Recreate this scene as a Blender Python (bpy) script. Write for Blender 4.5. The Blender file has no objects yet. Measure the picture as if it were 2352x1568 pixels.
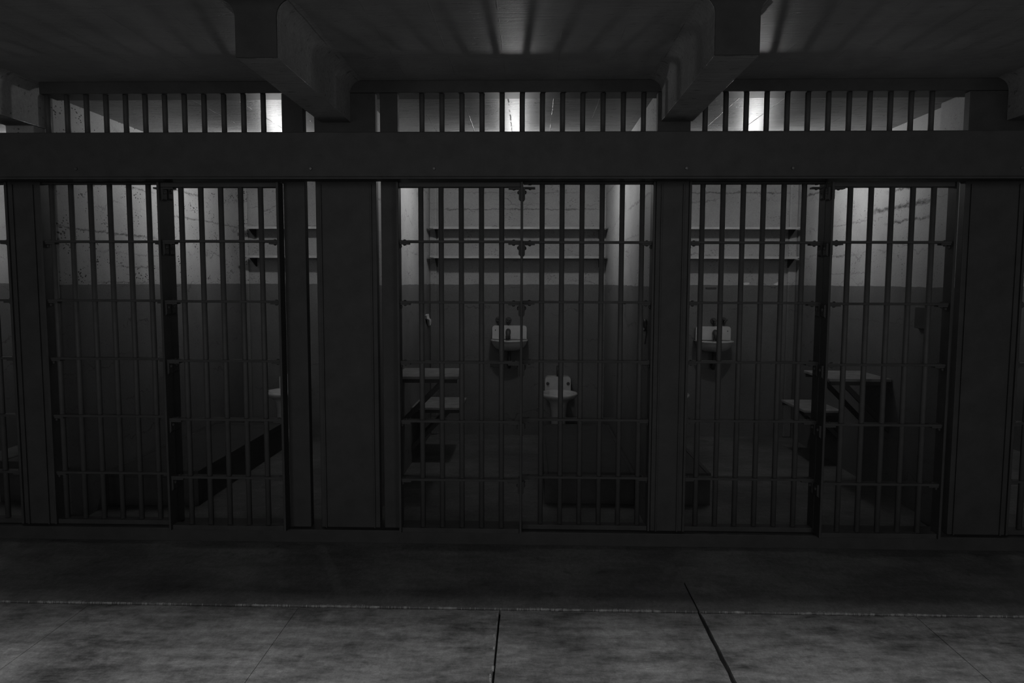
import bpy, bmesh, math, random
from mathutils import Vector, Matrix, Euler

random.seed(7)
C = bpy.context.scene.collection
SC = bpy.context.scene
PI = math.pi

# ------------------------------------------------------------------ camera, world, exposure, big lights
CAM_H = 1.6
cam_d = bpy.data.cameras.new('camera')
cam = bpy.data.objects.new('camera', cam_d)
C.objects.link(cam)
cam_d.sensor_fit = 'HORIZONTAL'
cam_d.sensor_width = 36.0
cam_d.lens = 1650.0 / 2352.0 * 36.0
cam_d.clip_start = 0.05
cam_d.clip_end = 100
YAW, PITCH, ROLL = -0.0264, 0.0826, -0.003     # aims a little to the left, a little down
cam.matrix_world = (Matrix.Translation((0, 0, CAM_H)) @ Matrix.Rotation(-YAW, 4, 'Z') @
                    Matrix.Rotation(PI / 2 - PITCH, 4, 'X') @ Matrix.Rotation(-ROLL, 4, 'Z'))
SC.camera = cam

SC.view_settings.view_transform = 'Standard'
SC.view_settings.look = 'None'
SC.view_settings.exposure = 0.0
SC.view_settings.gamma = 1.0
SC.view_settings.use_curve_mapping = False
SC.cycles.diffuse_bounces = 2
SC.cycles.use_denoising = True
SC.cycles.denoising_input_passes = 'RGB_ALBEDO_NORMAL'
SC.cycles.denoising_prefilter = 'ACCURATE'

w = bpy.data.worlds.new('world')
SC.world = w
w.use_nodes = True
w.node_tree.nodes['Background'].inputs['Color'].default_value = (1, 1, 1, 1)
w.node_tree.nodes['Background'].inputs['Strength'].default_value = 0.004

BULB = 385.0          # emission strength of the cell bulbs
SKY_W = 285.0          # assumed skylight over the corridor
FILL_W = 34.0          # frontal fill at each of the windows added in the opposite wall


def area(name, loc, rot, sx, sy, power):
    l = bpy.data.lights.new(name, 'AREA')
    l.shape = 'RECTANGLE'
    l.size, l.size_y = sx, sy
    l.energy = power
    o = bpy.data.objects.new(name, l)
    C.objects.link(o)
    o.location = loc
    o.rotation_euler = rot
    return o


area('skylight_daylight', (0, 1.68, 8.9), (0, 0, 0), 11.0, 1.5, SKY_W)  # unseen skylight, assumed from the lit corridor floor
for wx in (-3.4, 0.0, 3.4):
    area('window_daylight', (wx, -5.05, 2.25), (PI / 2, 0, 0), 1.7, 2.5, FILL_W)  # added frontal fill that lifts the dark bars, set at added windows

# ------------------------------------------------------------------ measures (metres; y runs from camera into the cells)
Y_FIX, Y_DOOR, Y_BACK = 4.34, 4.2557, 7.45
Z_CELL, Z_GAL = 2.755, 2.775
Z_LINT = 2.705
Z_DADO = 1.575
PITCHB = 0.1188
CELLS = [(-5.00, -3.19), (-3.02, -1.22), (-1.05, 0.76), (0.93, 2.70), (2.87, 4.68)]


# ------------------------------------------------------------------ materials
def nt_new(name):
    m = bpy.data.materials.new(name)
    m.use_nodes = True
    nt = m.node_tree
    return m, nt, nt.nodes, nt.links, nt.nodes['Principled BSDF']


def mth(nt, op, a, b=None, c=None, clamp=False):
    n = nt.nodes.new('ShaderNodeMath')
    n.operation = op
    n.use_clamp = clamp
    for i, v in enumerate((a, b, c)):
        if v is None:
            continue
        if isinstance(v, (int, float)):
            n.inputs[i].default_value = v
        else:
            nt.links.new(v, n.inputs[i])
    return n.outputs[0]


def coord(nt, scale=(1, 1, 1), loc=(0, 0, 0)):
    tc = nt.nodes.new('ShaderNodeTexCoord')
    mp = nt.nodes.new('ShaderNodeMapping')
    mp.inputs['Scale'].default_value = scale
    mp.inputs['Location'].default_value = loc
    nt.links.new(tc.outputs['Object'], mp.inputs['Vector'])
    return mp.outputs['Vector']


def noise(nt, vec, scale, detail=4, rough=0.55):
    n = nt.nodes.new('ShaderNodeTexNoise')
    n.inputs['Scale'].default_value = scale
    n.inputs['Detail'].default_value = detail
    n.inputs['Roughness'].default_value = rough
    nt.links.new(vec, n.inputs['Vector'])
    return n.outputs['Fac']


def rng(nt, v, a, b, c=0.0, d=1.0, smooth=False):
    n = nt.nodes.new('ShaderNodeMapRange')
    n.clamp = True
    if smooth:
        n.interpolation_type = 'SMOOTHSTEP'
    nt.links.new(v, n.inputs['Value'])
    for k, x in zip(('From Min', 'From Max', 'To Min', 'To Max'), (a, b, c, d)):
        n.inputs[k].default_value = x
    return n.outputs['Result']


def grey(nt, v):
    n = nt.nodes.new('ShaderNodeCombineColor')
    for i in range(3):
        nt.links.new(v, n.inputs[i])
    return n.outputs['Color']


def bump(nt, h, bsdf, strength, dist):
    b = nt.nodes.new('ShaderNodeBump')
    b.inputs['Strength'].default_value = strength
    b.inputs['Distance'].default_value = dist
    nt.links.new(h, b.inputs['Height'])
    nt.links.new(b.outputs['Normal'], bsdf.inputs['Normal'])


def z_of(nt):
    tc = nt.nodes.new('ShaderNodeTexCoord')
    sp = nt.nodes.new('ShaderNodeSeparateXYZ')
    nt.links.new(tc.outputs['Object'], sp.inputs[0])
    return sp.outputs


def wall_paint(name, upper=0.34, lower=0.128, seed=0.0, cracks=1.0, pit_amt=1.0, lines=()):
    m, nt, N, L, B = nt_new(name)
    xyz = z_of(nt)
    wob = noise(nt, coord(nt, (1, 1, 1), (seed, 0, 0)), 3.0, 5, 0.6)
    # painted dado line
    zz = mth(nt, 'ADD', xyz[2], rng(nt, noise(nt, coord(nt), 6.0, 2), 0.3, 0.7, -0.004, 0.004))
    up = rng(nt, zz, Z_DADO - 0.002, Z_DADO + 0.002)
    base = mth(nt, 'ADD', mth(nt, 'MULTIPLY', up, upper - lower), lower)
    mott = rng(nt, noise(nt, coord(nt, (1, 1, 1), (seed, 3, 1)), 2.2, 6, 0.65), 0.3, 0.7, 0.84, 1.12)
    fine = rng(nt, noise(nt, coord(nt), 90.0, 3, 0.7), 0.3, 0.7, 0.90, 1.08)
    base = mth(nt, 'MULTIPLY', mth(nt, 'MULTIPLY', base, mott), fine)
    # horizontal cracks along the pour lines of the concrete
    fr = noise(nt, coord(nt, (1, 1, 1), (seed, 9, 4)), 7.0, 6, 0.7)
    hh = mth(nt, 'ADD', mth(nt, 'MULTIPLY', xyz[2], 3.6),
             mth(nt, 'ADD', mth(nt, 'MULTIPLY', wob, 1.5), mth(nt, 'MULTIPLY', fr, 0.16)))
    fr2 = mth(nt, 'ABSOLUTE', mth(nt, 'SUBTRACT', mth(nt, 'FRACT', hh), 0.5))
    line = rng(nt, fr2, 0.0, 0.030, 1.0, 0.0)
    gate = rng(nt, noise(nt, coord(nt, (1.3, 1.3, 3.0), (seed + 5, 2, 7)), 1.6, 3, 0.6), 0.47, 0.62)
    crack = mth(nt, 'MULTIPLY', mth(nt, 'MULTIPLY', line, gate), cracks)
    # long seams at known heights: (axis, height, from, to, strength, half width)
    soft = noise(nt, coord(nt, (1, 1, 1), (1, 2, seed)), 14.0, 6, 0.75)
    patchy = noise(nt, coord(nt, (1, 1, 2.5), (4, 2, seed)), 22.0, 5, 0.75)
    for ax, z0, a0, a1, st, hw in lines:
        dz = mth(nt, 'SUBTRACT', mth(nt, 'ADD', xyz[2], rng(nt, soft, 0.3, 0.7, -0.016, 0.016)), z0)
        ln = rng(nt, mth(nt, 'ABSOLUTE', dz), hw * 0.25, hw, 1.0, 0.0)
        e = 0.12
        ln = mth(nt, 'MULTIPLY', ln, mth(nt, 'MULTIPLY', rng(nt, xyz[ax], a0 - e, a0 + e), rng(nt, xyz[ax], a1 - e, a1 + e, 1.0, 0.0)))
        ln = mth(nt, 'MULTIPLY', ln, rng(nt, patchy, 0.38, 0.56, 0.35, 1.0))
        crack = mth(nt, 'MAXIMUM', crack, mth(nt, 'MULTIPLY', ln, st))
    # small pits
    v = N.new('ShaderNodeTexVoronoi')
    v.feature = 'F1'
    v.inputs['Scale'].default_value = 44.0
    v.inputs['Randomness'].default_value = 1.0
    L.new(coord(nt, (0.8, 0.8, 1.35), (seed, 0, 0)), v.inputs['Vector'])
    jit = rng(nt, noise(nt, coord(nt), 120.0, 2), 0.3, 0.7, -0.08, 0.08)
    pgate = rng(nt, noise(nt, coord(nt, (1, 1, 1.6), (seed, 1, 2)), 4.0, 4, 0.7), 0.43, 0.70, 0.0, 0.44)
    pit = rng(nt, mth(nt, 'SUBTRACT', mth(nt, 'ADD', v.outputs['Distance'], jit), pgate), -0.05, 0.06, 1.0, 0.0)
    pit = mth(nt, 'MULTIPLY', mth(nt, 'MULTIPLY', pit, pit_amt), rng(nt, up, 0.0, 1.0, 0.2, 1.0))
    dark = mth(nt, 'MAXIMUM', mth(nt, 'MULTIPLY', crack, 0.80), mth(nt, 'MULTIPLY', pit, 0.70))
    col = mth(nt, 'MULTIPLY', base, mth(nt, 'SUBTRACT', 1.0, dark))
    L.new(grey(nt, col), B.inputs['Base Color'])
    B.inputs['Roughness'].default_value = 0.62
    B.inputs['Specular IOR Level'].default_value = 0.25
    h = mth(nt, 'SUBTRACT', mth(nt, 'MULTIPLY', noise(nt, coord(nt), 40.0, 4, 0.6), 0.5), mth(nt, 'MULTIPLY', dark, 1.2))
    bump(nt, h, B, 0.35, 0.006)
    return m


def slab_paint(name, albedo=0.20, rough=0.36, spec=0.5, bs=0.55, gv=0.12, jd=0.35):
    """glossy paint over board-marked concrete (ceilings and beams)"""
    m, nt, N, L, B = nt_new(name)
    xyz = z_of(nt)
    mott = rng(nt, noise(nt, coord(nt, (1, 1, 1)), 3.0, 6, 0.7), 0.3, 0.7, 0.82, 1.12)
    grain = noise(nt, coord(nt, (3.0, 34.0, 34.0)), 1.6, 5, 0.65)
    flake = noise(nt, coord(nt, (5, 16, 16), (2, 2, 2)), 2.0, 3, 0.6)
    fl = rng(nt, flake, 0.64, 0.68)
    # board joints running away from the camera, spaced 0.29 m, broken up
    fr = noise(nt, coord(nt), 9.0, 4, 0.6)
    u = mth(nt, 'ADD', mth(nt, 'MULTIPLY', xyz[0], 3.45), mth(nt, 'MULTIPLY', fr, 0.05))
    dj = mth(nt, 'ABSOLUTE', mth(nt, 'SUBTRACT', mth(nt, 'FRACT', u), 0.5))
    jn = mth(nt, 'MULTIPLY', rng(nt, dj, 0.0, 0.014, 1.0, 0.0),
             rng(nt, noise(nt, coord(nt, (1, 1, 1), (8, 1, 1)), 6.0, 4, 0.7), 0.45, 0.58))
    mott = mth(nt, 'MULTIPLY', mott, rng(nt, grain, 0.32, 0.68, 1.0 - gv, 1.0 + gv))
    col = mth(nt, 'MULTIPLY', mth(nt, 'MULTIPLY', mott, albedo),
              mth(nt, 'SUBTRACT', 1.0, mth(nt, 'MULTIPLY', mth(nt, 'MAXIMUM', jn, fl), jd)))
    L.new(grey(nt, col), B.inputs['Base Color'])
    B.inputs['Roughness'].default_value = rough
    B.inputs['Specular IOR Level'].default_value = spec
    h = mth(nt, 'ADD', mth(nt, 'MULTIPLY', grain, 0.55),
            mth(nt, 'ADD', mth(nt, 'MULTIPLY', jn, 0.35),
                mth(nt, 'ADD', mth(nt, 'MULTIPLY', fl, -0.5), mth(nt, 'MULTIPLY', noise(nt, coord(nt), 60.0, 3), 0.15))))
    bump(nt, h, B, bs, 0.008)
    return m


def plain(name, albedo, rough=0.5, spec=0.3, metal=0.0, var=0.15, bmp=0.15, sc=30.0):
    m, nt, N, L, B = nt_new(name)
    c = mth(nt, 'MULTIPLY', rng(nt, noise(nt, coord(nt), sc * 0.3, 5, 0.6), 0.3, 0.7, 1 - var, 1 + var), albedo)
    L.new(grey(nt, c), B.inputs['Base Color'])
    B.inputs['Roughness'].default_value = rough
    B.inputs['Specular IOR Level'].default_value = spec
    B.inputs['Metallic'].default_value = metal
    if bmp:
        bump(nt, noise(nt, coord(nt), sc, 4, 0.6), B, bmp, 0.003)
    return m


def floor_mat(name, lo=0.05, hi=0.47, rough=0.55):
    m, nt, N, L, B = nt_new(name)
    a = noise(nt, coord(nt, (1.0, 1.5, 1)), 2.4, 8, 0.68)
    b = noise(nt, coord(nt, (0.8, 2.6, 1), (4, 1, 0)), 5.0, 8, 0.72)
    st = rng(nt, noise(nt, coord(nt, (1, 1.2, 1), (9, 9, 0)), 1.4, 5, 0.6), 0.36, 0.6, 0.65, 1.0)
    d = noise(nt, coord(nt, (1.0, 2.0, 1), (2, 7, 0)), 16.0, 6, 0.7)
    c = mth(nt, 'ADD', mth(nt, 'ADD', mth(nt, 'MULTIPLY', a, 0.45), mth(nt, 'MULTIPLY', b, 0.35)), mth(nt, 'MULTIPLY', d, 0.20))
    e = rng(nt, noise(nt, coord(nt, (1.0, 0.45, 1), (6, 2, 0)), 45.0, 5, 0.75), 0.3, 0.7, 0.80, 1.20)
    blot = rng(nt, noise(nt, coord(nt, (1.0, 0.9, 1), (12, 5, 0)), 7.0, 4, 0.6), 0.62, 0.72, 1.0, 0.6)
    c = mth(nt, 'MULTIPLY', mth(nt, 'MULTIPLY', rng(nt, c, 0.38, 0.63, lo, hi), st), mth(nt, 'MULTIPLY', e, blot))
    grit = rng(nt, noise(nt, coord(nt), 140.0, 3, 0.7), 0.3, 0.7, 0.82, 1.16)
    # thin pale scuffs
    s = noise(nt, coord(nt, (3.0, 0.7, 1), (1, 5, 0)), 6.0, 2, 0.4)
    sl = rng(nt, mth(nt, 'ABSOLUTE', mth(nt, 'SUBTRACT', s, 0.5)), 0.0, 0.0035, 1.0, 0.0)
    sg = rng(nt, noise(nt, coord(nt, (1, 1, 1), (3, 3, 3)), 3.0, 2), 0.60, 0.68)
    c = mth(nt, 'ADD', mth(nt, 'MULTIPLY', c, grit), mth(nt, 'MULTIPLY', mth(nt, 'MULTIPLY', sl, sg), 0.12))
    L.new(grey(nt, c), B.inputs['Base Color'])
    B.inputs['Roughness'].default_value = rough
    B.inputs['Specular IOR Level'].default_value = 0.2
    bump(nt, noise(nt, coord(nt), 70.0, 5, 0.7), B, 0.25, 0.003)
    return m


def emis(name, s):
    m, nt, N, L, B = nt_new(name)
    B.inputs['Base Color'].default_value = (0.8, 0.8, 0.8, 1)
    B.inputs['Emission Color'].default_value = (1, 1, 1, 1)
    B.inputs['Emission Strength'].default_value = s
    return m


M = dict(
    wall_a=wall_paint('painted_concrete_wall', seed=0.0, cracks=0.55, pit_amt=0.45, lines=(
        (0, 2.342, -0.95, 0.72, 0.75, 0.009), (0, 2.51, -0.7, 0.5, 0.4, 0.008), (0, 2.39, -0.35, 0.1, 0.35, 0.007),
        (0, 2.51, 1.4, 2.6, 0.75, 0.011), (0, 2.17, -2.7, -1.5, 0.5, 0.008))),
    wall_s=wall_paint('painted_concrete_partition', seed=2.9, cracks=0.7, pit_amt=0.6, lines=(
        (1, 2.17, 4.7, 5.7, 0.6, 0.012), (1, 2.49, 6.0, 7.4, 0.5, 0.012), (1, 1.94, 5.0, 6.0, 0.4, 0.008))),
    wall_b=wall_paint('painted_concrete_wall_spotted', seed=6.3, cracks=0.6, pit_amt=1.25, lines=(
        (1, 1.94, 4.5, 5.75, 0.95, 0.011), (1, 2.30, 5.35, 5.7, 0.8, 0.010), (1, 2.367, 5.9, 6.6, 0.8, 0.011),
        (1, 2.150, 5.9, 7.45, 0.75, 0.010), (1, 1.706, 5.2, 5.7, 0.7, 0.010), (1, 1.588, 4.9, 5.7, 0.6, 0.009),
        (1, 1.80, 5.0, 5.9, 0.4, 0.007))),
    wall_c=wall_paint('painted_concrete_wall_streaked', seed=13.7, cracks=0.5, pit_amt=0.5, lines=(
        (1, 2.158, 4.95, 5.85, 1.05, 0.024), (1, 2.048, 4.95, 5.55, 1.0, 0.014), (1, 2.285, 5.1, 5.55, 0.9, 0.012),
        (1, 2.45, 6.8, 7.3, 0.9, 0.014), (1, 1.681, 5.8, 6.8, 0.55, 0.006), (1, 2.10, 5.9, 6.8, 0.55, 0.010),
        (1, 1.83, 6.1, 6.9, 0.7, 0.012), (1, 1.30, 4.9, 6.3, 0.35, 0.006))),
    cell_ceiling=slab_paint('glossy_cell_ceiling', 0.21, 0.44, 0.07, 1.0, 0.22),
    gallery=slab_paint('glossy_gallery_soffit', 0.31, 0.42, 0.025, 0.35, 0.05, 0.15),
    beam=slab_paint('matt_beam_paint', 0.32, 0.75, 0.0),
    beam_edge=plain('chipped_shiny_arris', 0.30, 0.25, 1.0, var=0.5, bmp=0.5, sc=160.0),
    steel=plain('dark_painted_steel', 0.085, 0.55, 0.25),
    steel_gloss=plain('dark_worn_steel', 0.085, 0.30, 0.5),
    end=plain('black_end_paint', 0.055, 0.7, 0.1),  # near-black colour holds the shade on the unlit beam ends
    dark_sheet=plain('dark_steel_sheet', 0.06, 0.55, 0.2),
    shelf=plain('dark_shelf_paint', 0.09, 0.6, 0.2),  # darker than the lip: shade under the board put into its colour
    lip=plain('pale_shelf_lip', 0.34, 0.5, 0.3),  # lighter than the board: lamplight on the front edge put into its colour
    table=plain('worn_table_steel', 0.22, 0.5, 0.3, var=0.3),
    porcelain=plain('stained_porcelain', 0.44, 0.25, 0.5, var=0.10, bmp=0.03),
    brass=plain('tarnished_tap_metal', 0.05, 0.45, 0.4),
    floor=floor_mat('worn_corridor_concrete'),
    edge=plain('chipped_concrete_edge', 0.30, 0.6, 0.3, var=0.75, bmp=0.8, sc=90.0),
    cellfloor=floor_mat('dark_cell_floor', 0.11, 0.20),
    rearfloor=floor_mat('dark_rear_floor_strip', 0.15, 0.30),
    joint=plain('joint_filler', 0.02, 0.8, 0.1),
    paper=plain('pale_flake', 0.62, 0.7, 0.2),
    bulb=emis('lit_bulb', BULB),
    outer=plain('outer_wall_plaster', 0.08, 0.8, 0.1),
)

M['beam_edge'].node_tree.nodes['Principled BSDF'].inputs['IOR'].default_value = 2.2


# ------------------------------------------------------------------ mesh helpers
def box(bm, x0, x1, y0, y1, z0, z1, mi=0):
    vs = [bm.verts.new(p) for p in ((x0, y0, z0), (x1, y0, z0), (x1, y1, z0), (x0, y1, z0),
                                    (x0, y0, z1), (x1, y0, z1), (x1, y1, z1), (x0, y1, z1))]
    for f in ((0, 3, 2, 1), (4, 5, 6, 7), (0, 1, 5, 4), (1, 2, 6, 5), (2, 3, 7, 6), (3, 0, 4, 7)):
        bm.faces.new([vs[i] for i in f]).material_index = mi
    return vs


def ring(bm, pts):
    return [bm.verts.new(p) for p in pts]


def bridge(bm, a, b, smooth=True):
    n = len(a)
    for i in range(n):
        f = bm.faces.new((a[i], a[(i + 1) % n], b[(i + 1) % n], b[i]))
        f.smooth = smooth


def tube(bm, p, q, r0, r1=None, n=16, caps=True):
    r1 = r0 if r1 is None else r1
    p, q = Vector(p), Vector(q)
    d = (q - p).normalized()
    u = d.orthogonal().normalized()
    v = d.cross(u)
    A = ring(bm, [p + (u * math.cos(2 * PI * i / n) + v * math.sin(2 * PI * i / n)) * r0 for i in range(n)])
    Bq = ring(bm, [q + (u * math.cos(2 * PI * i / n) + v * math.sin(2 * PI * i / n)) * r1 for i in range(n)])
    bridge(bm, A, Bq)
    if caps:
        bm.faces.new(list(reversed(A)))
        bm.faces.new(Bq)


def path_tube(bm, pts, r, n=12):
    pts = [Vector(p) for p in pts]
    prev = None
    u = None
    for i, p in enumerate(pts):
        d = (pts[min(i + 1, len(pts) - 1)] - pts[max(i - 1, 0)]).normalized()
        u = d.orthogonal().normalized() if u is None else (u - d * u.dot(d)).normalized()
        v = d.cross(u)
        R = r[i] if isinstance(r, (list, tuple)) else r
        A = ring(bm, [p + (u * math.cos(2 * PI * k / n) + v * math.sin(2 * PI * k / n)) * R for k in range(n)])
        if prev:
            bridge(bm, prev, A)
        else:
            bm.faces.new(list(reversed(A)))
        prev = A
    bm.faces.new(prev)


def lathe(bm, prof, n=36, sx=1.0, sy=1.0, c=(0, 0), close_top=False, close_bot=True, shift=None):
    """prof: list of (r, z); elliptical by sx, sy; shift(z) moves the ring in y"""
    prev = None
    for k, (r, z) in enumerate(prof):
        dy = shift(z) if shift else 0
        A = ring(bm, [(c[0] + sx * r * math.cos(2 * PI * i / n), c[1] + dy + sy * r * math.sin(2 * PI * i / n), z) for i in range(n)])
        if prev:
            bridge(bm, prev, A)
        elif close_bot:
            bm.faces.new(list(reversed(A)))
        prev = A
    if close_top:
        bm.faces.new(prev)


def rounded_panel(bm, x0, x1, z0, z1, y0, y1, r, seg=5, bottom=True):
    pts = []
    corners = [(x1 - r, z1 - r, 0), (x0 + r, z1 - r, PI / 2)]
    for cx, cz, a0 in corners:
        for i in range(seg + 1):
            a = a0 + (PI / 2) * i / seg
            pts.append((cx + r * math.cos(a), cz + r * math.sin(a)))
    rb = r if bottom else 0.001
    for cx, cz, a0 in [(x0 + rb, z0 + rb, PI), (x1 - rb, z0 + rb, 1.5 * PI)]:
        for i in range(seg + 1):
            a = a0 + (PI / 2) * i / seg
            pts.append((cx + rb * math.cos(a), cz + rb * math.sin(a)))
    A = ring(bm, [(x, y0, z) for x, z in pts])
    Bq = ring(bm, [(x, y1, z) for x, z in pts])
    bridge(bm, A, Bq, False)
    bm.faces.new(A)
    bm.faces.new(list(reversed(Bq)))


def prism(bm, pts, axis, a, b, mi=0):
    """pts in the plane normal to axis, extruded from a to b"""
    def P(u, v, t):
        return {'x': (t, u, v), 'y': (u, t, v), 'z': (u, v, t)}[axis]
    A = ring(bm, [P(u, v, a) for u, v in pts])
    Bq = ring(bm, [P(u, v, b) for u, v in pts])
    n = len(pts)
    for i in range(n):
        bm.faces.new((A[i], A[(i + 1) % n], Bq[(i + 1) % n], Bq[i])).material_index = mi
    bm.faces.new(list(reversed(A))).material_index = mi
    bm.faces.new(Bq).material_index = mi


def obj(name, bm, mats, parent=None, bevel=0.0, seg=2):
    bmesh.ops.recalc_face_normals(bm, faces=bm.faces)
    me = bpy.data.meshes.new(name)
    bm.to_mesh(me)
    bm.free()
    for m in (mats if isinstance(mats, (list, tuple)) else [mats]):
        me.materials.append(M[m] if isinstance(m, str) else m)
    o = bpy.data.objects.new(name, me)
    C.objects.link(o)
    if parent:
        o.parent = parent
    if bevel:
        b = o.modifiers.new('bevel', 'BEVEL')
        b.width = bevel
        b.segments = seg
        b.limit_method = 'ANGLE'
        b.angle_limit = 0.6
    return o


def thing(name, label, cat, loc=(0, 0, 0), group=None):
    o = bpy.data.objects.new(name, None)
    C.objects.link(o)
    o.location = loc
    o.empty_display_size = 0.1
    return tag(o, label, cat, group)


def tag(o, label, cat, group=None):
    o['label'] = label
    o['category'] = cat
    if group:
        o['group'] = group
    return o


def struct(name, bm, mats, label=None, bevel=0.0):
    o = obj(name, bm, mats, bevel=bevel)
    o['kind'] = 'structure'
    if label:
        o['label'] = label
    return o


def BM():
    return bmesh.new()


def dup(root, loc=None, label=None, group=None):
    r = root.copy()
    C.objects.link(r)
    if loc is not None:
        r.location = loc
    if label:
        r['label'] = label
    if group:
        r['group'] = group
    for ch in list(root.children):
        c = ch.copy()
        C.objects.link(c)
        c.parent = r
        for g in list(ch.children):
            d = g.copy()
            C.objects.link(d)
            d.parent = c
    return r


# ------------------------------------------------------------------ the shell
# corridor floor: poured slabs with open joints
bm = BM()
XC = [(-7.0, 0), (-3.16, 0.0018), (-2.182, 0.0018), (-1.137, 0.0018), (-0.145, 0.006), (0.824, 0.013), (1.859, 0.0025), (2.86, 0.0025), (7.0, 0)]
YJ = 3.395
rnd = random.Random(3)


def ragged(bm, xa, xb, ya, yb, top, ja, jb, jy, mi=0):
    """slab whose long and short edges are a little chipped"""
    nx = max(2, int((xb - xa) / 0.02))
    ny = max(2, int((yb - ya) / 0.02)) if (yb - ya) < 4 else 160
    def ex(y, amp, s):
        return amp * (0.5 + 0.5 * math.sin(y * 61 + s) * math.sin(y * 23.3 + 2 * s)) + rnd.random() * amp * 0.5
    left = [(xa + (ex(ya + (yb - ya) * j / ny, ja, 1.3) if 0 < j < ny else 0), ya + (yb - ya) * j / ny) for j in range(ny + 1)]
    right = [(xb - (ex(ya + (yb - ya) * j / ny, jb, 4.1) if 0 < j < ny else 0), ya + (yb - ya) * j / ny) for j in range(ny + 1)]
    far = [(xa + (xb - xa) * i / nx, yb - rnd.random() * jy) for i in range(1, nx)]
    near = [(xa + (xb - xa) * i / nx, ya + rnd.random() * jy * 0.4) for i in range(1, nx)]
    pts = near + right + far[::-1] + left[::-1]
    T = ring(bm, [(x, y, top) for x, y in pts])
    Bt = ring(bm, [(x, y, top - 0.03) for x, y in pts])
    n = len(pts)
    for i in range(n):
        bm.faces.new((T[i], T[(i + 1) % n], Bt[(i + 1) % n], Bt[i])).material_index = mi
    f = bm.faces.new(T)
    f.material_index = mi


for i in range(len(XC) - 1):
    (xa, ga), (xb, gb) = XC[i], XC[i + 1]
    ragged(bm, xa + ga / 2, xb - gb / 2, -5.2, YJ - 0.004, 0.0, ga * 0.35, gb * 0.35, 0.003)
# rear strip of floor, cut only by the filled joint
for xa, xb in ((-7.0, 0.820), (0.828, 7.0)):
    box(bm, xa, xb, YJ + 0.010, 4.26, -0.03, 0.004, 3)
box(bm, -7.0, 7.0, -5.2, 4.5, -0.12, -0.028, 1)
box(bm, 0.819, 0.829, -5.2, YJ, -0.03, -0.009, 1)
box(bm, 0.819, 0.829, YJ + 0.010, 3.75, -0.028, -0.006, 1)
box(bm, 0.8201, 0.8279, 3.75, 4.26, -0.028, 0.0035, 3)
# chipped pale arris on the rear strip
nseg = 2000
for k in range(nseg):
    xa = -4.2 + 8.4 * k / nseg
    if abs(xa - 0.824) < 0.012:
        continue
    n = math.sin(xa * 5.1) + math.sin(xa * 13.7 + 1) + math.sin(xa * 31 + 2) * 0.7
    if n < -0.3 and rnd.random() < 0.8 or rnd.random() < 0.15:
        continue
    dpt = 0.002 + 0.007 * max(0, n) * rnd.random() + (0.008 if rnd.random() < 0.05 else 0)
    hh = 0.004 + rnd.random() * 0.0015
    xb = xa + 8.4 / nseg
    v = ring(bm, [(xa, YJ + 0.009 - rnd.random() * 0.003, -0.010), (xb, YJ + 0.009 - rnd.random() * 0.003, -0.010),
                  (xb, YJ + 0.010, 0.0048), (xa, YJ + 0.010, 0.0048), (xb, YJ + 0.010 + dpt, hh + 0.0006), (xa, YJ + 0.010 + dpt, hh + 0.0006)])
    bm.faces.new((v[0], v[1], v[2], v[3])).material_index = 2
    bm.faces.new((v[3], v[2], v[4], v[5])).material_index = 2
# broken crumbs of the joint at x = -0.145
for k in range(26):
    y = 2.55 + 0.8 * rnd.random()
    if 2.85 < y < 3.1 and rnd.random() < 0.7:
        continue
    x = -0.153 - rnd.random() * 0.010
    box(bm, x, x + 0.004 + rnd.random() * 0.004, y, y + 0.012 + rnd.random() * 0.03, -0.002, 0.0015 + rnd.random() * 0.001, 2)
struct('floor', bm, ['floor', 'joint', 'edge', 'rearfloor'])

# raised sill under the cell fronts
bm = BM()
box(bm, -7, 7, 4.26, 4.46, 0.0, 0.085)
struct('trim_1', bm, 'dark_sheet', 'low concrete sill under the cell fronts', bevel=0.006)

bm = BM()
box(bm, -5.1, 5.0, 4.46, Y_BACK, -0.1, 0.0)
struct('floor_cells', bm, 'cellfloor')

# back wall, cell side walls, cell ceiling
bm = BM()
box(bm, -5.2, 4.9, Y_BACK, Y_BACK + 0.15, -0.1, 2.9)
struct('wall_back', bm, 'wall_a')
wall_mats = ['wall_a', 'wall_b', 'wall_s', 'wall_s', 'wall_c', 'wall_s']
edges = [(-5.17, -5.00), (-3.19, -3.02), (-1.22, -1.05), (0.76, 0.93), (2.70, 2.87), (4.68, 4.85)]
for i, (a, b) in enumerate(edges):
    bm = BM()
    box(bm, a, b, 4.365, Y_BACK, 0.0, Z_CELL)
    struct('wall_cell_side_%d' % (i + 1), bm, wall_mats[i])
bm = BM()
box(bm, -5.2, 4.9, 4.46, Y_BACK, Z_CELL, 2.9)
struct('ceiling_cells', bm, 'cell_ceiling')

# soffit of the gallery over the corridor, with a shallow kink line near its edge
bm = BM()
box(bm, -7, 7, 3.141, 4.46, Z_GAL, 2.95)
box(bm, -7, 7, 2.74, 3.140, Z_GAL - 0.0015, 2.95)
struct('ceiling', bm, 'gallery')
bm = BM()
box(bm, -7, -3.195, 4.30, 4.46, Z_LINT, Z_GAL)
box(bm, -2.93, 7, 4.30, 4.46, Z_LINT, Z_GAL)
struct('trim_2', bm, 'dark_sheet', 'dark lintel above the barred transoms', bevel=0.004)

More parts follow.
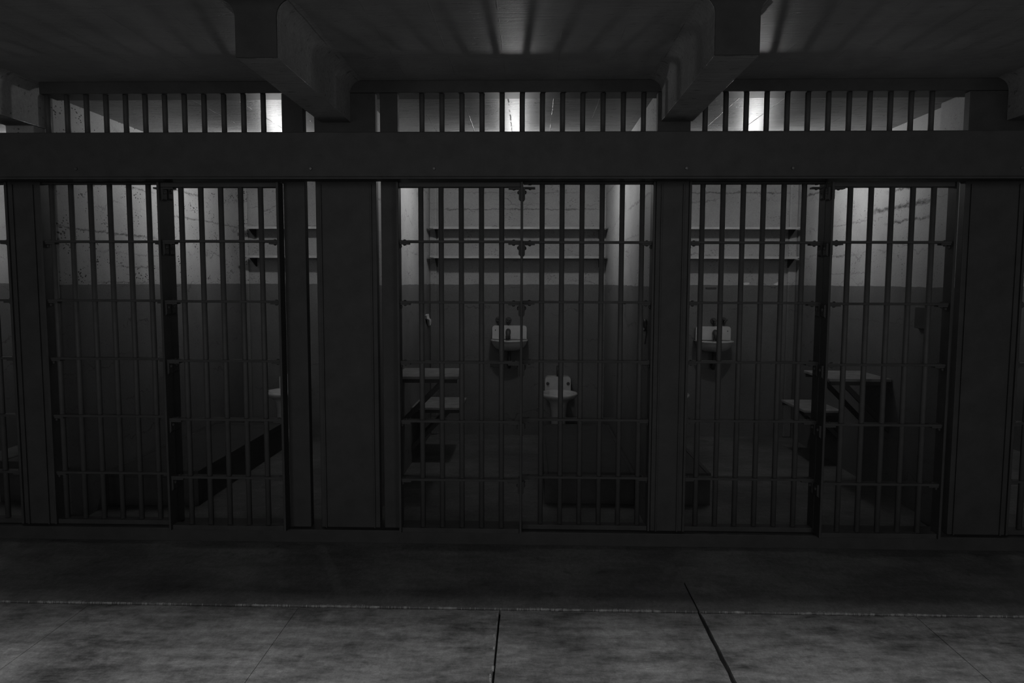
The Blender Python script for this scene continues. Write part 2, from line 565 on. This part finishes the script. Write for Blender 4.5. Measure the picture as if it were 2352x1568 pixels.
# pilasters in the back corners and thick jambs just behind the fronts
bm = BM()
box(bm, -3.02, -2.935, Y_BACK - 0.03, Y_BACK, 0, Z_CELL)
struct('trim_3', bm, 'wall_b', bevel=0.012)
bm = BM()
box(bm, -1.05, -0.975, Y_BACK - 0.03, Y_BACK, 0, Z_CELL)
struct('trim_4', bm, 'wall_a', bevel=0.012)
bm = BM()
box(bm, 2.615, 2.70, Y_BACK - 0.03, Y_BACK, 0, Z_CELL)
struct('trim_5', bm, 'wall_c', bevel=0.012)
bm = BM()
box(bm, 2.625, 2.70, 4.46, 4.80, 0, Z_CELL)
struct('trim_6', bm, 'wall_c', bevel=0.01)
bm = BM()
box(bm, -3.02, -2.965, 4.46, 4.62, 0, Z_CELL)
struct('trim_7', bm, 'wall_b', bevel=0.01)

# ------------------------------------------------------------------ the rest of the hall, behind the camera
bm = BM()
xs = [-7.0, -4.3, -2.5, -0.9, 0.9, 2.5, 4.3, 7.0]
for i in range(7):
    if i % 2 == 0:
        box(bm, xs[i], xs[i + 1], -5.2, -5.1, 0, 9.0)
    else:  # openings for the added windows
        box(bm, xs[i], xs[i + 1], -5.2, -5.1, 0, 0.95)
        box(bm, xs[i], xs[i + 1], -5.2, -5.1, 3.55, 9.0)
struct('wall_opposite', bm, 'outer')
for k, wx in enumerate((-3.4, 0.0, 3.4)):  # frames of unseen windows, added to go with the frontal fill
    bm = BM()
    for i in range(5):
        x = wx - 0.86 + 1.72 * i / 4
        box(bm, x - 0.015, x + 0.015, -5.09, -5.06, 0.97, 3.53)
    for j in range(7):
        z = 0.985 + 2.53 * j / 6
        box(bm, wx - 0.875, wx + 0.875, -5.095, -5.065, z - 0.012, z + 0.012)
    struct('window_%d' % (k + 1), bm, 'steel')
bm = BM()
box(bm, -7, 7, -5.2, 0.9, 9.0, 9.15)
box(bm, -7, 7, 2.45, 4.5, 9.0, 9.15)  # gap between the two slabs is for the assumed skylight
struct('ceiling_hall', bm, 'outer')

# ------------------------------------------------------------------ gallery beams
def beam(x0, x1, label, y1=4.298):
    t = thing('gallery_beam', label, 'beam', ((x0 + x1) / 2, 3.7, 2.535), group='concrete beams under the gallery')
    ox, oy, oz = t.location
    hw = (x1 - x0) / 2
    zs = 2.700 - oz
    zt = Z_GAL - 0.0005 - oz
    prof = [(-hw, 0), (hw, 0), (hw, zs)]
    R = zt - zs
    for i in range(1, 9):
        a = PI - (PI / 2) * i / 8
        prof.append((hw + R + R * math.cos(a), zs + R * math.sin(a)))
    prof += [(-x, z) for x, z in reversed(prof[3:])] + [(-hw, zs)]
    bm = BM()
    prism(bm, prof, 'y', 3.081 - oy, y1 - oy)
    # drop the far-from-view flat top into many quads is not needed; soften the long arrises
    bo = obj('beam_body', bm, ['beam', 'beam_edge'], t, bevel=0.008, seg=3)
    bo.modifiers['bevel'].material = 1
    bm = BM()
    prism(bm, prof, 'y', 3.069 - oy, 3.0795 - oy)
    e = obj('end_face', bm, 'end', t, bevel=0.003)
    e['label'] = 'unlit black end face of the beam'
    return t


beam(-1.244, -1.0693, 'concrete gallery beam over the broad dark pillar, before the middle cell')
beam(0.751, 0.935, 'concrete gallery beam over the pillar between middle and right cells')
beam(-3.185, -3.005, 'concrete gallery beam at the upper left corner of the view', 4.459)
beam(2.73, 2.905, 'concrete gallery beam at the upper right corner of the view')

# ------------------------------------------------------------------ door-track housing above the doors
t = thing('door_track_housing', 'long black steel box beam running across all cells above the doors', 'track housing', (0, 4.2, 2.19))
bm = BM()
box(bm, -7, 7, -0.10, 0.098, 0.0, 0.25)
obj('housing', bm, 'dark_sheet', t, bevel=0.006)
bm = BM()
box(bm, -7, 7, -0.10, -0.088, -0.012, -0.0005)
obj('track_lip', bm, 'dark_sheet', t, bevel=0.002)
for k, x in enumerate((-2.6, -1.25, -0.55, 0.862, 1.45, 2.7)):
    bm = BM()
    tube(bm, (x, -0.107, 0.045), (x, -0.1005, 0.045), 0.007, 0.009, 12)
    obj('bolt', bm, 'steel_gloss', t)

# ------------------------------------------------------------------ steel pillars and jamb posts
def pillar(name, label, x0, x1, y0=4.302, y1=4.362, group='steel pillars between the cells', cat='pillar', shadowline=True, top=Z_LINT):
    t = thing(name, label, cat, ((x0 + x1) / 2, (y0 + y1) / 2, 0.085), group=group)
    hw, hd = (x1 - x0) / 2, (y1 - y0) / 2
    H = top - 0.085 - 0.001
    bm = BM()
    box(bm, -hw, hw, -hd, hd, 0.001, H)
    obj('post', bm, 'dark_sheet', t, bevel=0.004)
    if shadowline:
        bm = BM()
        z1 = 2.19 - 0.085 - 0.016
        for s in (-1, 1):
            xx = s * (hw - 0.032)
            box(bm, xx - 0.004, xx + 0.004, -hd - 0.012, -hd - 0.0008, 0.002, z1)
        obj('edge_strip', bm, 'dark_sheet', t, bevel=0.001)
    return t


pillar('steel_pillar', 'black steel pillar in front of the wall between far-left and left cells', -3.155, -2.965, top=2.46)
pillar('steel_pillar', 'broadest black steel pillar, between the left and middle cells', -1.287, -0.923)
pillar('steel_pillar', 'narrow black steel pillar between the middle and right cells', 0.733, 0.925)
pillar('steel_pillar', 'black steel pillar right of the right cell, at the picture edge', 2.521, 2.862)
JG = 'slim posts the doors close against'
pillar('door_post', 'slim dark steel post closing the door of the left cell', -1.480, -1.352, group=JG, cat='post', shadowline=False)
pillar('door_post', 'slim dark steel post closing the door of the middle cell', -0.896, -0.792, group=JG, cat='post', shadowline=False)


# ------------------------------------------------------------------ barred fronts
RB = 0.0156
ZC_FIX = [1.8369 - 0.3568 * i for i in range(5)]
ZC_DOOR = [1.8352 - 0.3562 * i for i in range(5)]


def bar_mesh(z0, z1, name='bar'):
    bm = BM()
    tube(bm, (0, 0, z0), (0, 0, z1), RB, n=18)
    me = bpy.data.meshes.new(name)
    bm.to_mesh(me)
    bm.free()
    for p in me.polygons:
        p.use_smooth = len(p.vertices) == 4
    me.materials.append(M['steel'])
    return me


def bracket_mesh(sgn, plate=True, short=False):
    """clip under a crossbar against the flat stile; sgn is the side its tongue runs to"""
    bm = BM()
    # upright plate with a tapered foot
    pr = [(-0.018, 0.0), (0.018, 0.0), (0.018, -0.066), (0.011, -0.076), (-0.009, -0.076), (-0.018, -0.066)]
    if not short:
        prism(bm, pr, 'y', -0.024, 0.024)
        for s in (-1, 1):
            lathe_x(bm, s * 0.017, -0.028, s)
    else:
        lathe_x(bm, sgn * -0.004, -0.020, sgn)
    if plate:
        a, b = sorted((sgn * (-0.004 if short else 0.016), sgn * (0.052 if short else 0.078)))
        box(bm, a, b, -0.022, 0.022, -0.009, 0.0)
        cx = sgn * (0.022 if short else 0.047)
        for zz, s in ((-0.009, -1), (0.0135, 1)):
            pts = [(0.0095, 0.0), (0.0085, 0.004), (0.005, 0.0065), (0.001, 0.0075)]
            lathe(bm, [(r, zz + s * z) for r, z in pts], 10, c=(cx, 0), close_top=True)
    bmesh.ops.recalc_face_normals(bm, faces=bm.faces)
    me = bpy.data.meshes.new('bracket')
    bm.to_mesh(me)
    bm.free()
    me.materials.append(M['dark_sheet'])
    return me


def lathe_x(bm, x, z, s):
    prev = None
    for r, d in ((0.011, 0.0), (0.0105, 0.004), (0.007, 0.0085), (0.001, 0.0105)):
        A = ring(bm, [(x + s * d, r * math.cos(2 * PI * i / 12), z + r * math.sin(2 * PI * i / 12)) for i in range(12)])
        if prev:
            bridge(bm, prev, A)
        prev = A
    bm.faces.new(prev)


BR_L, BR_R = bracket_mesh(-1), bracket_mesh(1)
BR_LS, BR_RS = bracket_mesh(-1, short=True), bracket_mesh(1, short=True)
FIX_BAR = bar_mesh(0.087, 2.435)
DOOR_BAR = bar_mesh(0.10, 2.165)
TR_BAR = bar_mesh(2.4415, Z_LINT - 0.0005)


def link_part(me, name, parent, loc):
    o = bpy.data.objects.new(name, me)
    C.objects.link(o)
    o.parent = parent
    o.location = loc
    return o


def grille(kind, x_first, n, xa, xb, stile_x, side, label, group):
    """side: +1 when the flat stile is at the right-hand end (door to its right)"""
    door = kind == 'door'
    y = Y_DOOR if door else Y_FIX
    ya, yb = (4.207, 4.296) if door else (4.304, 4.398)
    zb = 2.1765 if door else 2.189
    zcs = ZC_DOOR if door else ZC_FIX
    t = thing('sliding_cell_door' if door else 'fixed_bar_grille', label, 'door' if door else 'grille', ((xa + xb) / 2, y, 0.085), group=group)
    ox, oy, oz = t.location
    for k in range(n):
        link_part(DOOR_BAR if door else FIX_BAR_SHORT, 'bar', t, (x_first + PITCHB * k - ox, 0, -oz))
    for zc in zcs:
        bm = BM()
        box(bm, xa - ox, xb - ox, -0.026, 0.026, zc - 0.0072 - oz, zc + 0.0072 - oz)
        obj('crossbar', bm, 'dark_sheet', t, bevel=0.0015)
        far_x = xa if side > 0 else xb
        # clip beside the stile and one at the far end of the crossbar
        link_part(BR_L if side > 0 else BR_R, 'bracket', t, (stile_x - ox, 0.0, zc - 0.0075 - oz))
        link_part(BR_RS if side > 0 else BR_LS, 'bracket', t, (far_x + (0.012 if side > 0 else -0.012) - ox, 0.0, zc - 0.0075 - oz))
    link_part(BR_L if side > 0 else BR_R, 'bracket', t, (stile_x - ox, 0.0, zb - oz - 0.028))
    bm = BM()
    box(bm, stile_x - 0.0065 - ox, stile_x + 0.0065 - ox, ya - oy, yb - oy, 0.002, zb - oz)
    obj('stile', bm, 'dark_sheet', t, bevel=0.0015)
    xe = xa if side > 0 else xb
    bm = BM()
    box(bm, xe - 0.007 - ox, xe + 0.007 - ox, -0.045, 0.042 if door else 0.05, 0.002, zb - oz)
    obj('stile', bm, 'dark_sheet', t, bevel=0.0015)
    for nm, z0, z1 in (('bottom_rail', 0.001, 0.03), ('top_rail', (2.150 if door else 2.180) - oz, zb - oz - 0.0005)):
        bm = BM()
        box(bm, min(xa, xb) + 0.008 - ox, max(xa, xb) - 0.008 - ox, -0.03, 0.03, z0, z1)
        obj(nm, bm, 'dark_sheet', t, bevel=0.002)
    return t


FIX_BAR_SHORT = bar_mesh(0.087, 2.186)
GF, GD = 'fixed grilles of the cell fronts', 'sliding barred doors'
grille('fix', -2.9092, 6, -2.957, -2.197, -2.197, 1, 'fixed barred grille of the left cell, before its spotted side wall', GF)
grille('door', -2.0747, 5, -2.190, -1.486, -2.190, -1, 'sliding barred door of the left cell, before its back corner', GD)
grille('door', -0.6499, 5, -0.782, -0.057, -0.057, 1, 'sliding barred door of the middle cell, before the sink', GD)
grille('fix', 0.0632, 6, -0.057, 0.722, -0.057, -1, 'fixed barred grille of the middle cell, before the toilet', GF)
grille('fix', 1.0137, 6, 0.933, 1.724, 1.724, 1, 'fixed barred grille of the right cell, before the sink', GF)
grille('door', 1.8398, 5, 1.724, 2.425, 1.724, -1, 'sliding barred door of the right cell, before the streaked side wall', GD)
# neighbours at the picture edges
grille('fix', -4.30 + 0.06, 9, -4.40, -3.165, -4.40, -1, 'barred grille of the far-left cell, cut by the picture edge', GF)
grille('fix', 2.97, 9, 2.872, 4.10, 4.10, 1, 'barred grille beyond the pillar at the right picture edge', GF)


def transom(x_first, n, xa, xb, label):
    t = thing('barred_transom', label, 'grille', ((xa + xb) / 2, Y_FIX + 0.012, 2.44), group='barred transoms above the doors')
    ox, oy, oz = t.location
    for k in range(n):
        link_part(TR_BAR, 'bar', t, (x_first + PITCHB * k - ox, Y_FIX - oy, -oz))
    bm = BM()
    box(bm, xa - ox, xb - ox, 4.303 - oy, 4.398 - oy, 2.1905 - oz, 2.4405 - oz)
    obj('bottom_rail', bm, 'dark_sheet', t, bevel=0.003)
    return t


transom(-2.908, 12, -2.9645, -1.481, 'barred transom over the left cell')
transom(-0.652, 12, -0.791, 0.732, 'barred transom over the middle cell')
transom(1.016, 12, 0.926, 2.520, 'barred transom over the right cell')
transom(-4.24, 9, -4.90, -3.156, 'barred transom over the far-left cell, at the picture edge')
transom(2.97, 12, 2.863, 4.6, 'barred transom beyond the pillar at the right picture edge')

# ------------------------------------------------------------------ cell lamps
LY, LZ = 6.05, 2.465
names = ['far-left', 'left', 'middle', 'right', 'far-right']
t0 = None
for i, (a, b) in enumerate(CELLS):
    cx = (a + b) / 2
    if t0 is None:
        t0 = thing('pendant_bulb', '', 'lamp', (cx, LY, LZ), group='bare bulbs hanging in the cells')
        bm = BM()
        prof = [(0.002, -0.060), (0.016, -0.056), (0.028, -0.042), (0.033, -0.022), (0.033, 0.000), (0.029, 0.024), (0.020, 0.046), (0.013, 0.060)]
        lathe(bm, prof, 14, close_top=True)
        bmesh.ops.rotate(bm, verts=bm.verts, cent=(0, 0, 0), matrix=Matrix.Rotation(-PI / 2, 3, 'X'))
        obj('bulb', bm, 'bulb', t0)
        bm = BM()
        lathe(bm, [(0.013, 0.0605), (0.018, 0.062), (0.020, 0.100), (0.012, 0.112)], 20, close_top=True)
        bmesh.ops.rotate(bm, verts=bm.verts, cent=(0, 0, 0), matrix=Matrix.Rotation(-PI / 2, 3, 'X'))
        obj('socket', bm, 'brass', t0)
        bm = BM()
        path_tube(bm, [(0, 0.1125, 0), (0, 0.135, 0.004), (0, 0.142, 0.02), (0, 0.130, 0.06), (0, 0.04, 0.22), (0, 0, 0.275)], 0.005, 10)
        lathe(bm, [(0.02, 0.2755), (0.045, 0.279), (0.048, 0.2885)], 20, close_top=True)
        obj('ceiling_rose', bm, 'brass', t0)
        # unseen scoop added under the bulb to keep its light off the corridor floor
        bm = BM()
        rows = []
        for k in range(15):
            u = k / 14
            y = 0.027 - 0.167 * u
            hwid = 0.032 + 0.034 * max(0.0, u - 0.25) / 0.75
            z = -0.044 + 0.040 * max(0.0, (u - 0.62) / 0.38) ** 2
            rows.append(ring(bm, [(hwid * (j / 4 - 1), y, z + 0.010 * abs(j / 4 - 1) ** 3) for j in range(9)]))
        for a_, b_ in zip(rows, rows[1:]):
            for j in range(8):
                bm.faces.new((a_[j], a_[j + 1], b_[j + 1], b_[j])).smooth = True
        sc_ = obj('glare_scoop', bm, 'dark_sheet', t0)
        so = sc_.modifiers.new('solid', 'SOLIDIFY')
        so.thickness = 0.0015
        t0['label'] = 'lit bare bulb hanging in the %s cell' % names[i]
    else:
        dup(t0, (cx, LY, LZ), 'lit bare bulb hanging in the %s cell, hidden behind the track housing' % names[i])

# ------------------------------------------------------------------ cell fittings
def shelf_mesh_thing(cell, xa, xb, z, label):
    """steel wall shelf: plate with folded front lip and two end brackets"""
    t = thing('wall_shelf', label, 'shelf', ((xa + xb) / 2, Y_BACK, z), group='paired wall shelves at the back of the cells')
    hw = (xb - xa) / 2
    bm = BM()
    box(bm, -hw, hw, -0.25, -0.002, 0.012, 0.020)
    obj('shelf_board', bm, 'shelf', t, bevel=0.0015)
    bm = BM()
    box(bm, -hw, hw, -0.257, -0.2505, -0.004, 0.020)
    o = obj('front_lip', bm, 'lip', t, bevel=0.0015)
    o['label'] = 'pale front lip of the shelf'
    for s in (-1, 1):
        bm = BM()
        x = s * (hw - 0.045)
        prism(bm, [(-0.225, 0.0115), (-0.003, 0.0115), (-0.003, -0.085), (-0.03, -0.085)], 'x', x - 0.003, x + 0.003)
        obj('shelf_bracket', bm, 'dark_sheet', t)
    for s in (-1, 1):
        bm = BM()
        x = s * (hw - 0.02)
        tube(bm, (x - 0.018, -0.262, 0.004), (x + 0.018, -0.262, 0.004), 0.004, n=8)
        tube(bm, (x, -0.262, 0.004), (x, -0.2505, 0.004), 0.003, n=8)
        obj('end_pin', bm, 'table', t)
    return t


for (xa, xb, who) in ((-2.90, -1.28, 'left'), (-1.015, 0.735, 'middle'), (0.955, 2.66, 'right')):
    shelf_mesh_thing(0, xa, xb, 2.127, 'upper grey steel shelf on the back wall of the %s cell' % who)
    shelf_mesh_thing(0, xa, xb, 1.838, 'lower grey steel shelf on the back wall of the %s cell' % who)


def sink(cx, m, label):
    """m mirrors the off-centre tap; origin at the wall under the basin"""
    t = thing('wall_sink', label, 'sink', (cx, Y_BACK, 0.86), group='white porcelain wall sinks')
    bm = BM()
    rounded_panel(bm, -0.178, 0.178, 0.152, 0.292, -0.055, -0.001, 0.028, bottom=False)
    o = obj('backsplash', bm, 'porcelain', t, bevel=0.006, seg=3)
    # basin: a half-oval bowl with rolled rim, joined to the wall
    bm = BM()
    n = 40
    def outline(rx, ry, z, yb=-0.002, cy=-0.10):
        pts = []
        for i in range(n):
            a = PI + PI * i / (n - 1)          # front half
            pts.append((rx * math.cos(a), cy + ry * math.sin(a), z))
        pts.append((rx, yb, z))
        pts.append((-rx, yb, z))
        return pts
    outs = [outline(0.045, 0.03, 0.035), outline(0.10, 0.085, 0.042), outline(0.140, 0.140, 0.062), outline(0.165, 0.175, 0.090),
            outline(0.178, 0.193, 0.116), outline(0.183, 0.200, 0.134), outline(0.191, 0.211, 0.1425), outline(0.191, 0.211, 0.1505)]
    ins = [outline(0.172, 0.190, 0.151, -0.045), outline(0.164, 0.178, 0.135, -0.05), outline(0.145, 0.150, 0.095, -0.06),
           outline(0.09, 0.08, 0.060, -0.07)]
    prev = None
    for pts in outs + ins:
        A = ring(bm, pts)
        if prev:
            bridge(bm, prev, A)
        else:
            bm.faces.new(list(reversed(A)))
        prev = A
    bm.faces.new(prev)
    obj('basin', bm, 'porcelain', t)
    # dark spout hanging over the bowl
    bm = BM()
    path_tube(bm, [(0, -0.057, 0.225), (0, -0.085, 0.238), (0, -0.112, 0.225), (0, -0.118, 0.19), (0, -0.118, 0.150)],
              [0.022, 0.026, 0.027, 0.020, 0.012], 14)
    o = obj('spout', bm, 'brass', t)
    o.location.x = -0.012 * m
    bm = BM()
    for dx in (0.018, -0.02):
        tube(bm, (dx, -0.10, 0.152), (dx, -0.10, 0.19), 0.006, n=8)
    o = obj('drip_pins', bm, 'brass', t)
    o.location.x = -0.012 * m
    # valves on the wall above the splash-back
    for dx, dz in ((-0.012 * m, 0.345), (-0.115 * m, 0.352)):
        bm = BM()
        tube(bm, (0, -0.001, 0), (0, -0.012, 0), 0.032, 0.028, 20)
        tube(bm, (0, -0.0125, 0), (0, -0.045, 0), 0.012, 0.010, 12)
        tube(bm, (0, -0.030, -0.012), (0, -0.030, -0.055), 0.009, 0.006, 10)
        for a in (0.3, 0.3 + 2.1, 0.3 + 4.2):
            tube(bm, (0, -0.05, 0), (0.030 * math.cos(a), -0.05, 0.030 * math.sin(a)), 0.007, 0.006, 8)
        o = obj('wall_valve', bm, 'brass', t)
        o.location = (dx, 0, dz)
    bm = BM()
    tube(bm, (-0.145 * m, -0.0555, 0.245), (-0.145 * m, -0.060, 0.245), 0.006, 0.005, 10)
    obj('overflow_plug', bm, 'brass', t)
    bm = BM()
    path_tube(bm, [(0, -0.11, 0.034), (0, -0.11, -0.10), (0, -0.085, -0.135), (0, -0.045, -0.12), (0, -0.003, -0.11)], 0.017, 12)
    obj('waste_pipe', bm, 'brass', t)
    return t


sink(-0.222, 1, 'white porcelain sink on the back wall of the middle cell')
sink(1.868, -1, 'white porcelain sink on the back wall of the right cell')


def toilet(cx, label):
    t = thing('toilet', label, 'toilet', (cx, 7.10, 0.0), group='seatless porcelain toilets')
    bm = BM()
    rounded_panel(bm, -0.132, 0.132, 0.470, 0.630, 0.240, 0.349, 0.032, bottom=False)
    tk = obj('back_plate', bm, 'porcelain', t, bevel=0.008, seg=3)
    for dx in (-0.105, 0.105):
        bm = BM()
        tube(bm, (dx, 0.239, 0.560), (dx, 0.226, 0.560), 0.017, 0.013, 14)
        obj('bolt_cap', bm, 'brass', tk)
    bm = BM()
    sh = lambda z: 0.03 * (z / 0.5)
    prof = [(0.118, 0.001), (0.124, 0.015), (0.122, 0.035), (0.100, 0.06), (0.080, 0.09), (0.072, 0.20), (0.076, 0.32), (0.088, 0.40),
            (0.120, 0.438), (0.165, 0.457), (0.184, 0.475), (0.188, 0.492), (0.184, 0.503), (0.170, 0.506), (0.146, 0.503), (0.138, 0.485),
            (0.115, 0.45), (0.08, 0.42), (0.04, 0.41)]
    lathe(bm, prof, 44, 1.0, 1.12, close_top=True, shift=lambda z: 0.0)
    obj('bowl', bm, 'porcelain', t)
    bm = BM()
    box(bm, -0.10, 0.10, 0.13, 0.349, 0.40, 0.4695)
    obj('rear_shelf', bm, 'porcelain', t, bevel=0.02, seg=4)
    bm = BM()
    path_tube(bm, [(0, 0.349, 0.72), (0, 0.29, 0.72), (0, 0.27, 0.70), (0, 0.27, 0.631)], 0.014, 10)
    obj('flush_pipe', bm, 'brass', t)
    return t


toilet(0.280, 'white porcelain toilet against the back wall of the middle cell')
toilet(-2.48, 'white porcelain toilet in the left cell, beside its door edge')
toilet(1.385, 'white porcelain toilet in the right cell, mostly hidden by the narrow pillar')


def wall_table(side, xw, ya, yb, z, depth, label, name, cat, group, brace=True, mat='table', th=0.022):
    """hinged steel board fixed to a side wall; side=+1 board grows to +x from wall at xw"""
    t = thing(name, label, cat, (xw, (ya + yb) / 2, z), group=group)
    L2 = (yb - ya) / 2
    bm = BM()
    a, b = sorted((side * 0.002, side * depth))
    box(bm, a, b, -L2, L2, -th, 0.0)
    obj('board', bm, mat, t, bevel=0.004)
    bm = BM()
    a, b = sorted((side * 0.02, side * (depth - 0.01)))
    box(bm, a, b, -L2 + 0.01, -L2 + 0.035, -th - 0.028, -th - 0.0008)
    box(bm, a, b, L2 - 0.035, L2 - 0.01, -th - 0.028, -th - 0.0008)
    obj('angle_iron', bm, 'dark_sheet', t)
    if brace:
        for yy in (-L2 + 0.022, L2 - 0.022):
            bm = BM()
            d = depth - 0.10
            z0 = -th - 0.029
            pts = [(side * (d), z0), (side * (d - 0.05), z0), (side * 0.003, z0 - d + 0.05), (side * 0.003, z0 - d)]
            prism(bm, pts, 'y', yy - 0.012, yy + 0.012)
            obj('brace', bm, 'dark_sheet', t)
    return t


TG, BG = 'steel tables fixed to the cell side walls', 'steel bench seats fixed to the cell side walls'
wall_table(1, -1.05, 5.38, 5.92, 0.885, 0.50, 'steel wall table in the middle cell', 'wall_table', 'table', TG)
wall_table(-1, 2.70, 5.40, 5.92, 0.885, 0.46, 'steel wall table in the right cell with slanting braces', 'wall_table', 'table', TG)
wall_table(1, -1.05, 6.22, 6.80, 0.50, 0.44, 'low steel bench seat beside the table of the middle cell', 'wall_bench', 'bench', BG)
wall_table(-1, 2.70, 6.22, 6.80, 0.50, 0.33, 'low steel bench seat beyond the table of the right cell', 'wall_bench', 'bench', BG)


def bunk(x0, x1, ya, yb, zt, label, legside):
    t = thing('steel_bunk', label, 'bunk', ((x0 + x1) / 2, (ya + yb) / 2, 0.0), group='low steel bunks along the cell walls')
    hw, hl = (x1 - x0) / 2, (yb - ya) / 2
    bm = BM()
    for s in (-1, 1):
        a, b = sorted((s * hw, s * (hw - 0.03)))
        box(bm, a, b, -hl, hl, zt - 0.05, zt)
    for s in (-1, 1):
        a, b = sorted((s * hl, s * (hl - 0.03)))
        box(bm, -hw + 0.031, hw - 0.031, a, b, zt - 0.05, zt)
    obj('bed_frame', bm, 'dark_sheet', t, bevel=0.003)
    bm = BM()
    box(bm, -hw + 0.031, hw - 0.031, -hl + 0.031, hl - 0.031, zt - 0.012, zt - 0.004)
    for i in range(4):
        x = -hw + 0.10 + (2 * hw - 0.20) * i / 3
        box(bm, x - 0.012, x + 0.012, -hl + 0.031, hl - 0.031, zt - 0.030, zt - 0.0125)
    obj('bed_plate', bm, 'dark_sheet', t)
    for nm, q in (('end_panel', (-hw + 0.004, hw - 0.004, -hl + 0.004, -hl + 0.010)), ('end_panel', (-hw + 0.004, hw - 0.004, hl - 0.010, hl - 0.004)),
                  ('side_panel', (-hw + 0.004, -hw + 0.010, -hl + 0.011, hl - 0.011)), ('side_panel', (hw - 0.010, hw - 0.004, -hl + 0.011, hl - 0.011))):
        bm = BM()
        box(bm, q[0], q[1], q[2], q[3], 0.001, zt - 0.0505)
        obj(nm, bm, 'dark_sheet', t)
    return t


bunk(0.10, 0.755, 5.10, 6.86, 0.235, 'low dark steel bunk along the side wall of the middle cell', -1)
bunk(-3.015, -2.36, 4.95, 6.70, 0.255, 'low dark steel bunk along the spotted wall of the left cell', 1)
bunk(0.935, 1.30, 5.10, 6.60, 0.235, 'low dark steel bunk behind the narrow pillar in the right cell', 1)
bunk(-3.85, -3.195, 5.0, 6.9, 0.30, 'low dark steel bunk in the far-left cell at the picture edge', -1)

# small fixtures on the walls
bm = BM()
rounded_panel(bm, -0.085, 0.085, 0.0, 0.145, -0.03, -0.001, 0.006)
o = tag(obj('vent_box', bm, 'dark_sheet', bevel=0.003), 'small dark metal box on the side wall of the right cell', 'box')
o.rotation_euler = (0, 0, -PI / 2)
o.location = (2.70, 4.99, 1.29)

bm = BM()
prev = None
for k in range(25):
    a = 2 * PI * k / 24
    c = Vector((0, 0.034 * math.cos(a), 0.034 * math.sin(a)))
    dirv = c.normalized()
    A = ring(bm, [Vector((-0.012, 0, 0)) + c + dirv * 0.008 * math.cos(2 * PI * j / 8) + Vector((0.008 * math.sin(2 * PI * j / 8), 0, 0)) for j in range(8)])
    if prev:
        bridge(bm, prev, A)
    prev = A
tube(bm, (-0.0005, 0.0, -0.03), (-0.010, 0.0, -0.125), 0.004, n=8)
o = tag(obj('wall_ring', bm, 'brass'), 'small dark ring plate on the side wall of the middle cell', 'ring')
o.location = (0.76, 4.73, 1.32)

bm = BM()
path_tube(bm, [(-0.0005, 0, 0), (-0.03, 0, 0.002), (-0.045, 0.0, -0.004), (-0.046, 0, -0.06)], 0.006, 8)
o = tag(obj('wall_hook', bm, 'brass'), 'bent dark hook on the side wall of the middle cell', 'hook')
o.location = (0.76, 5.81, 1.43)

bm = BM()
box(bm, -0.055, 0.055, -0.010, -0.001, -0.008, 0.008)
o = tag(obj('wall_strip', bm, 'dark_sheet', bevel=0.002), 'short dark metal strip under the lower shelf of the right cell', 'strip')
o.location = (1.845, Y_BACK, 1.545)


def flake(name, label, cat, pts, origin, normal_axis, th=0.004, mat='paper', curl=0.0):
    bm = BM()
    f, b = [], []
    for i, (u, v) in enumerate(pts):
        c = curl * (0.5 + 0.5 * math.sin(u * 60 + v * 45))
        if normal_axis == 'x':
            f.append((th + c, u, v)); b.append((0.0005 + c * 0.8, u, v))
        else:
            f.append((u, -th - c, v)); b.append((u, -0.0005 - c * 0.8, v))
    A, Bq = ring(bm, f), ring(bm, b)
    n = len(pts)
    for i in range(n):
        bm.faces.new((A[i], A[(i + 1) % n], Bq[(i + 1) % n], Bq[i]))
    bm.faces.new(A)
    bm.faces.new(list(reversed(Bq)))
    bmesh.ops.triangulate(bm, faces=[x for x in bm.faces if len(x.verts) > 4])
    o = tag(obj(name, bm, mat), label, cat)
    o.location = origin
    return o


flake('paint_flake', 'pale torn scrap peeling off the side wall of the middle cell', 'flake',
      [(-0.16, 0.035), (-0.09, 0.045), (-0.02, 0.01), (0.06, -0.02), (0.14, -0.045), (0.13, -0.075), (0.05, -0.08), (-0.01, -0.05), (-0.08, -0.015), (-0.13, 0.0)],
      (-1.05, 7.22, 1.235), 'x', 0.02, curl=0.02)
flake('paint_flake', 'pale chip near the paint line under the right cell shelves, closer to the sink', 'flake',
      [(-0.032, 0.005), (-0.01, 0.012), (0.03, 0.010), (0.034, -0.004), (0.01, -0.013), (-0.02, -0.012)],
      (2.202, Y_BACK, 1.590), 'y')
flake('paint_flake', 'pale chip near the paint line under the right cell shelves, closer to the corner', 'flake',
      [(-0.035, -0.006), (-0.015, 0.004), (0.012, 0.018), (0.036, 0.016), (0.03, -0.008), (0.0, -0.014)],
      (2.512, Y_BACK, 1.590), 'y')
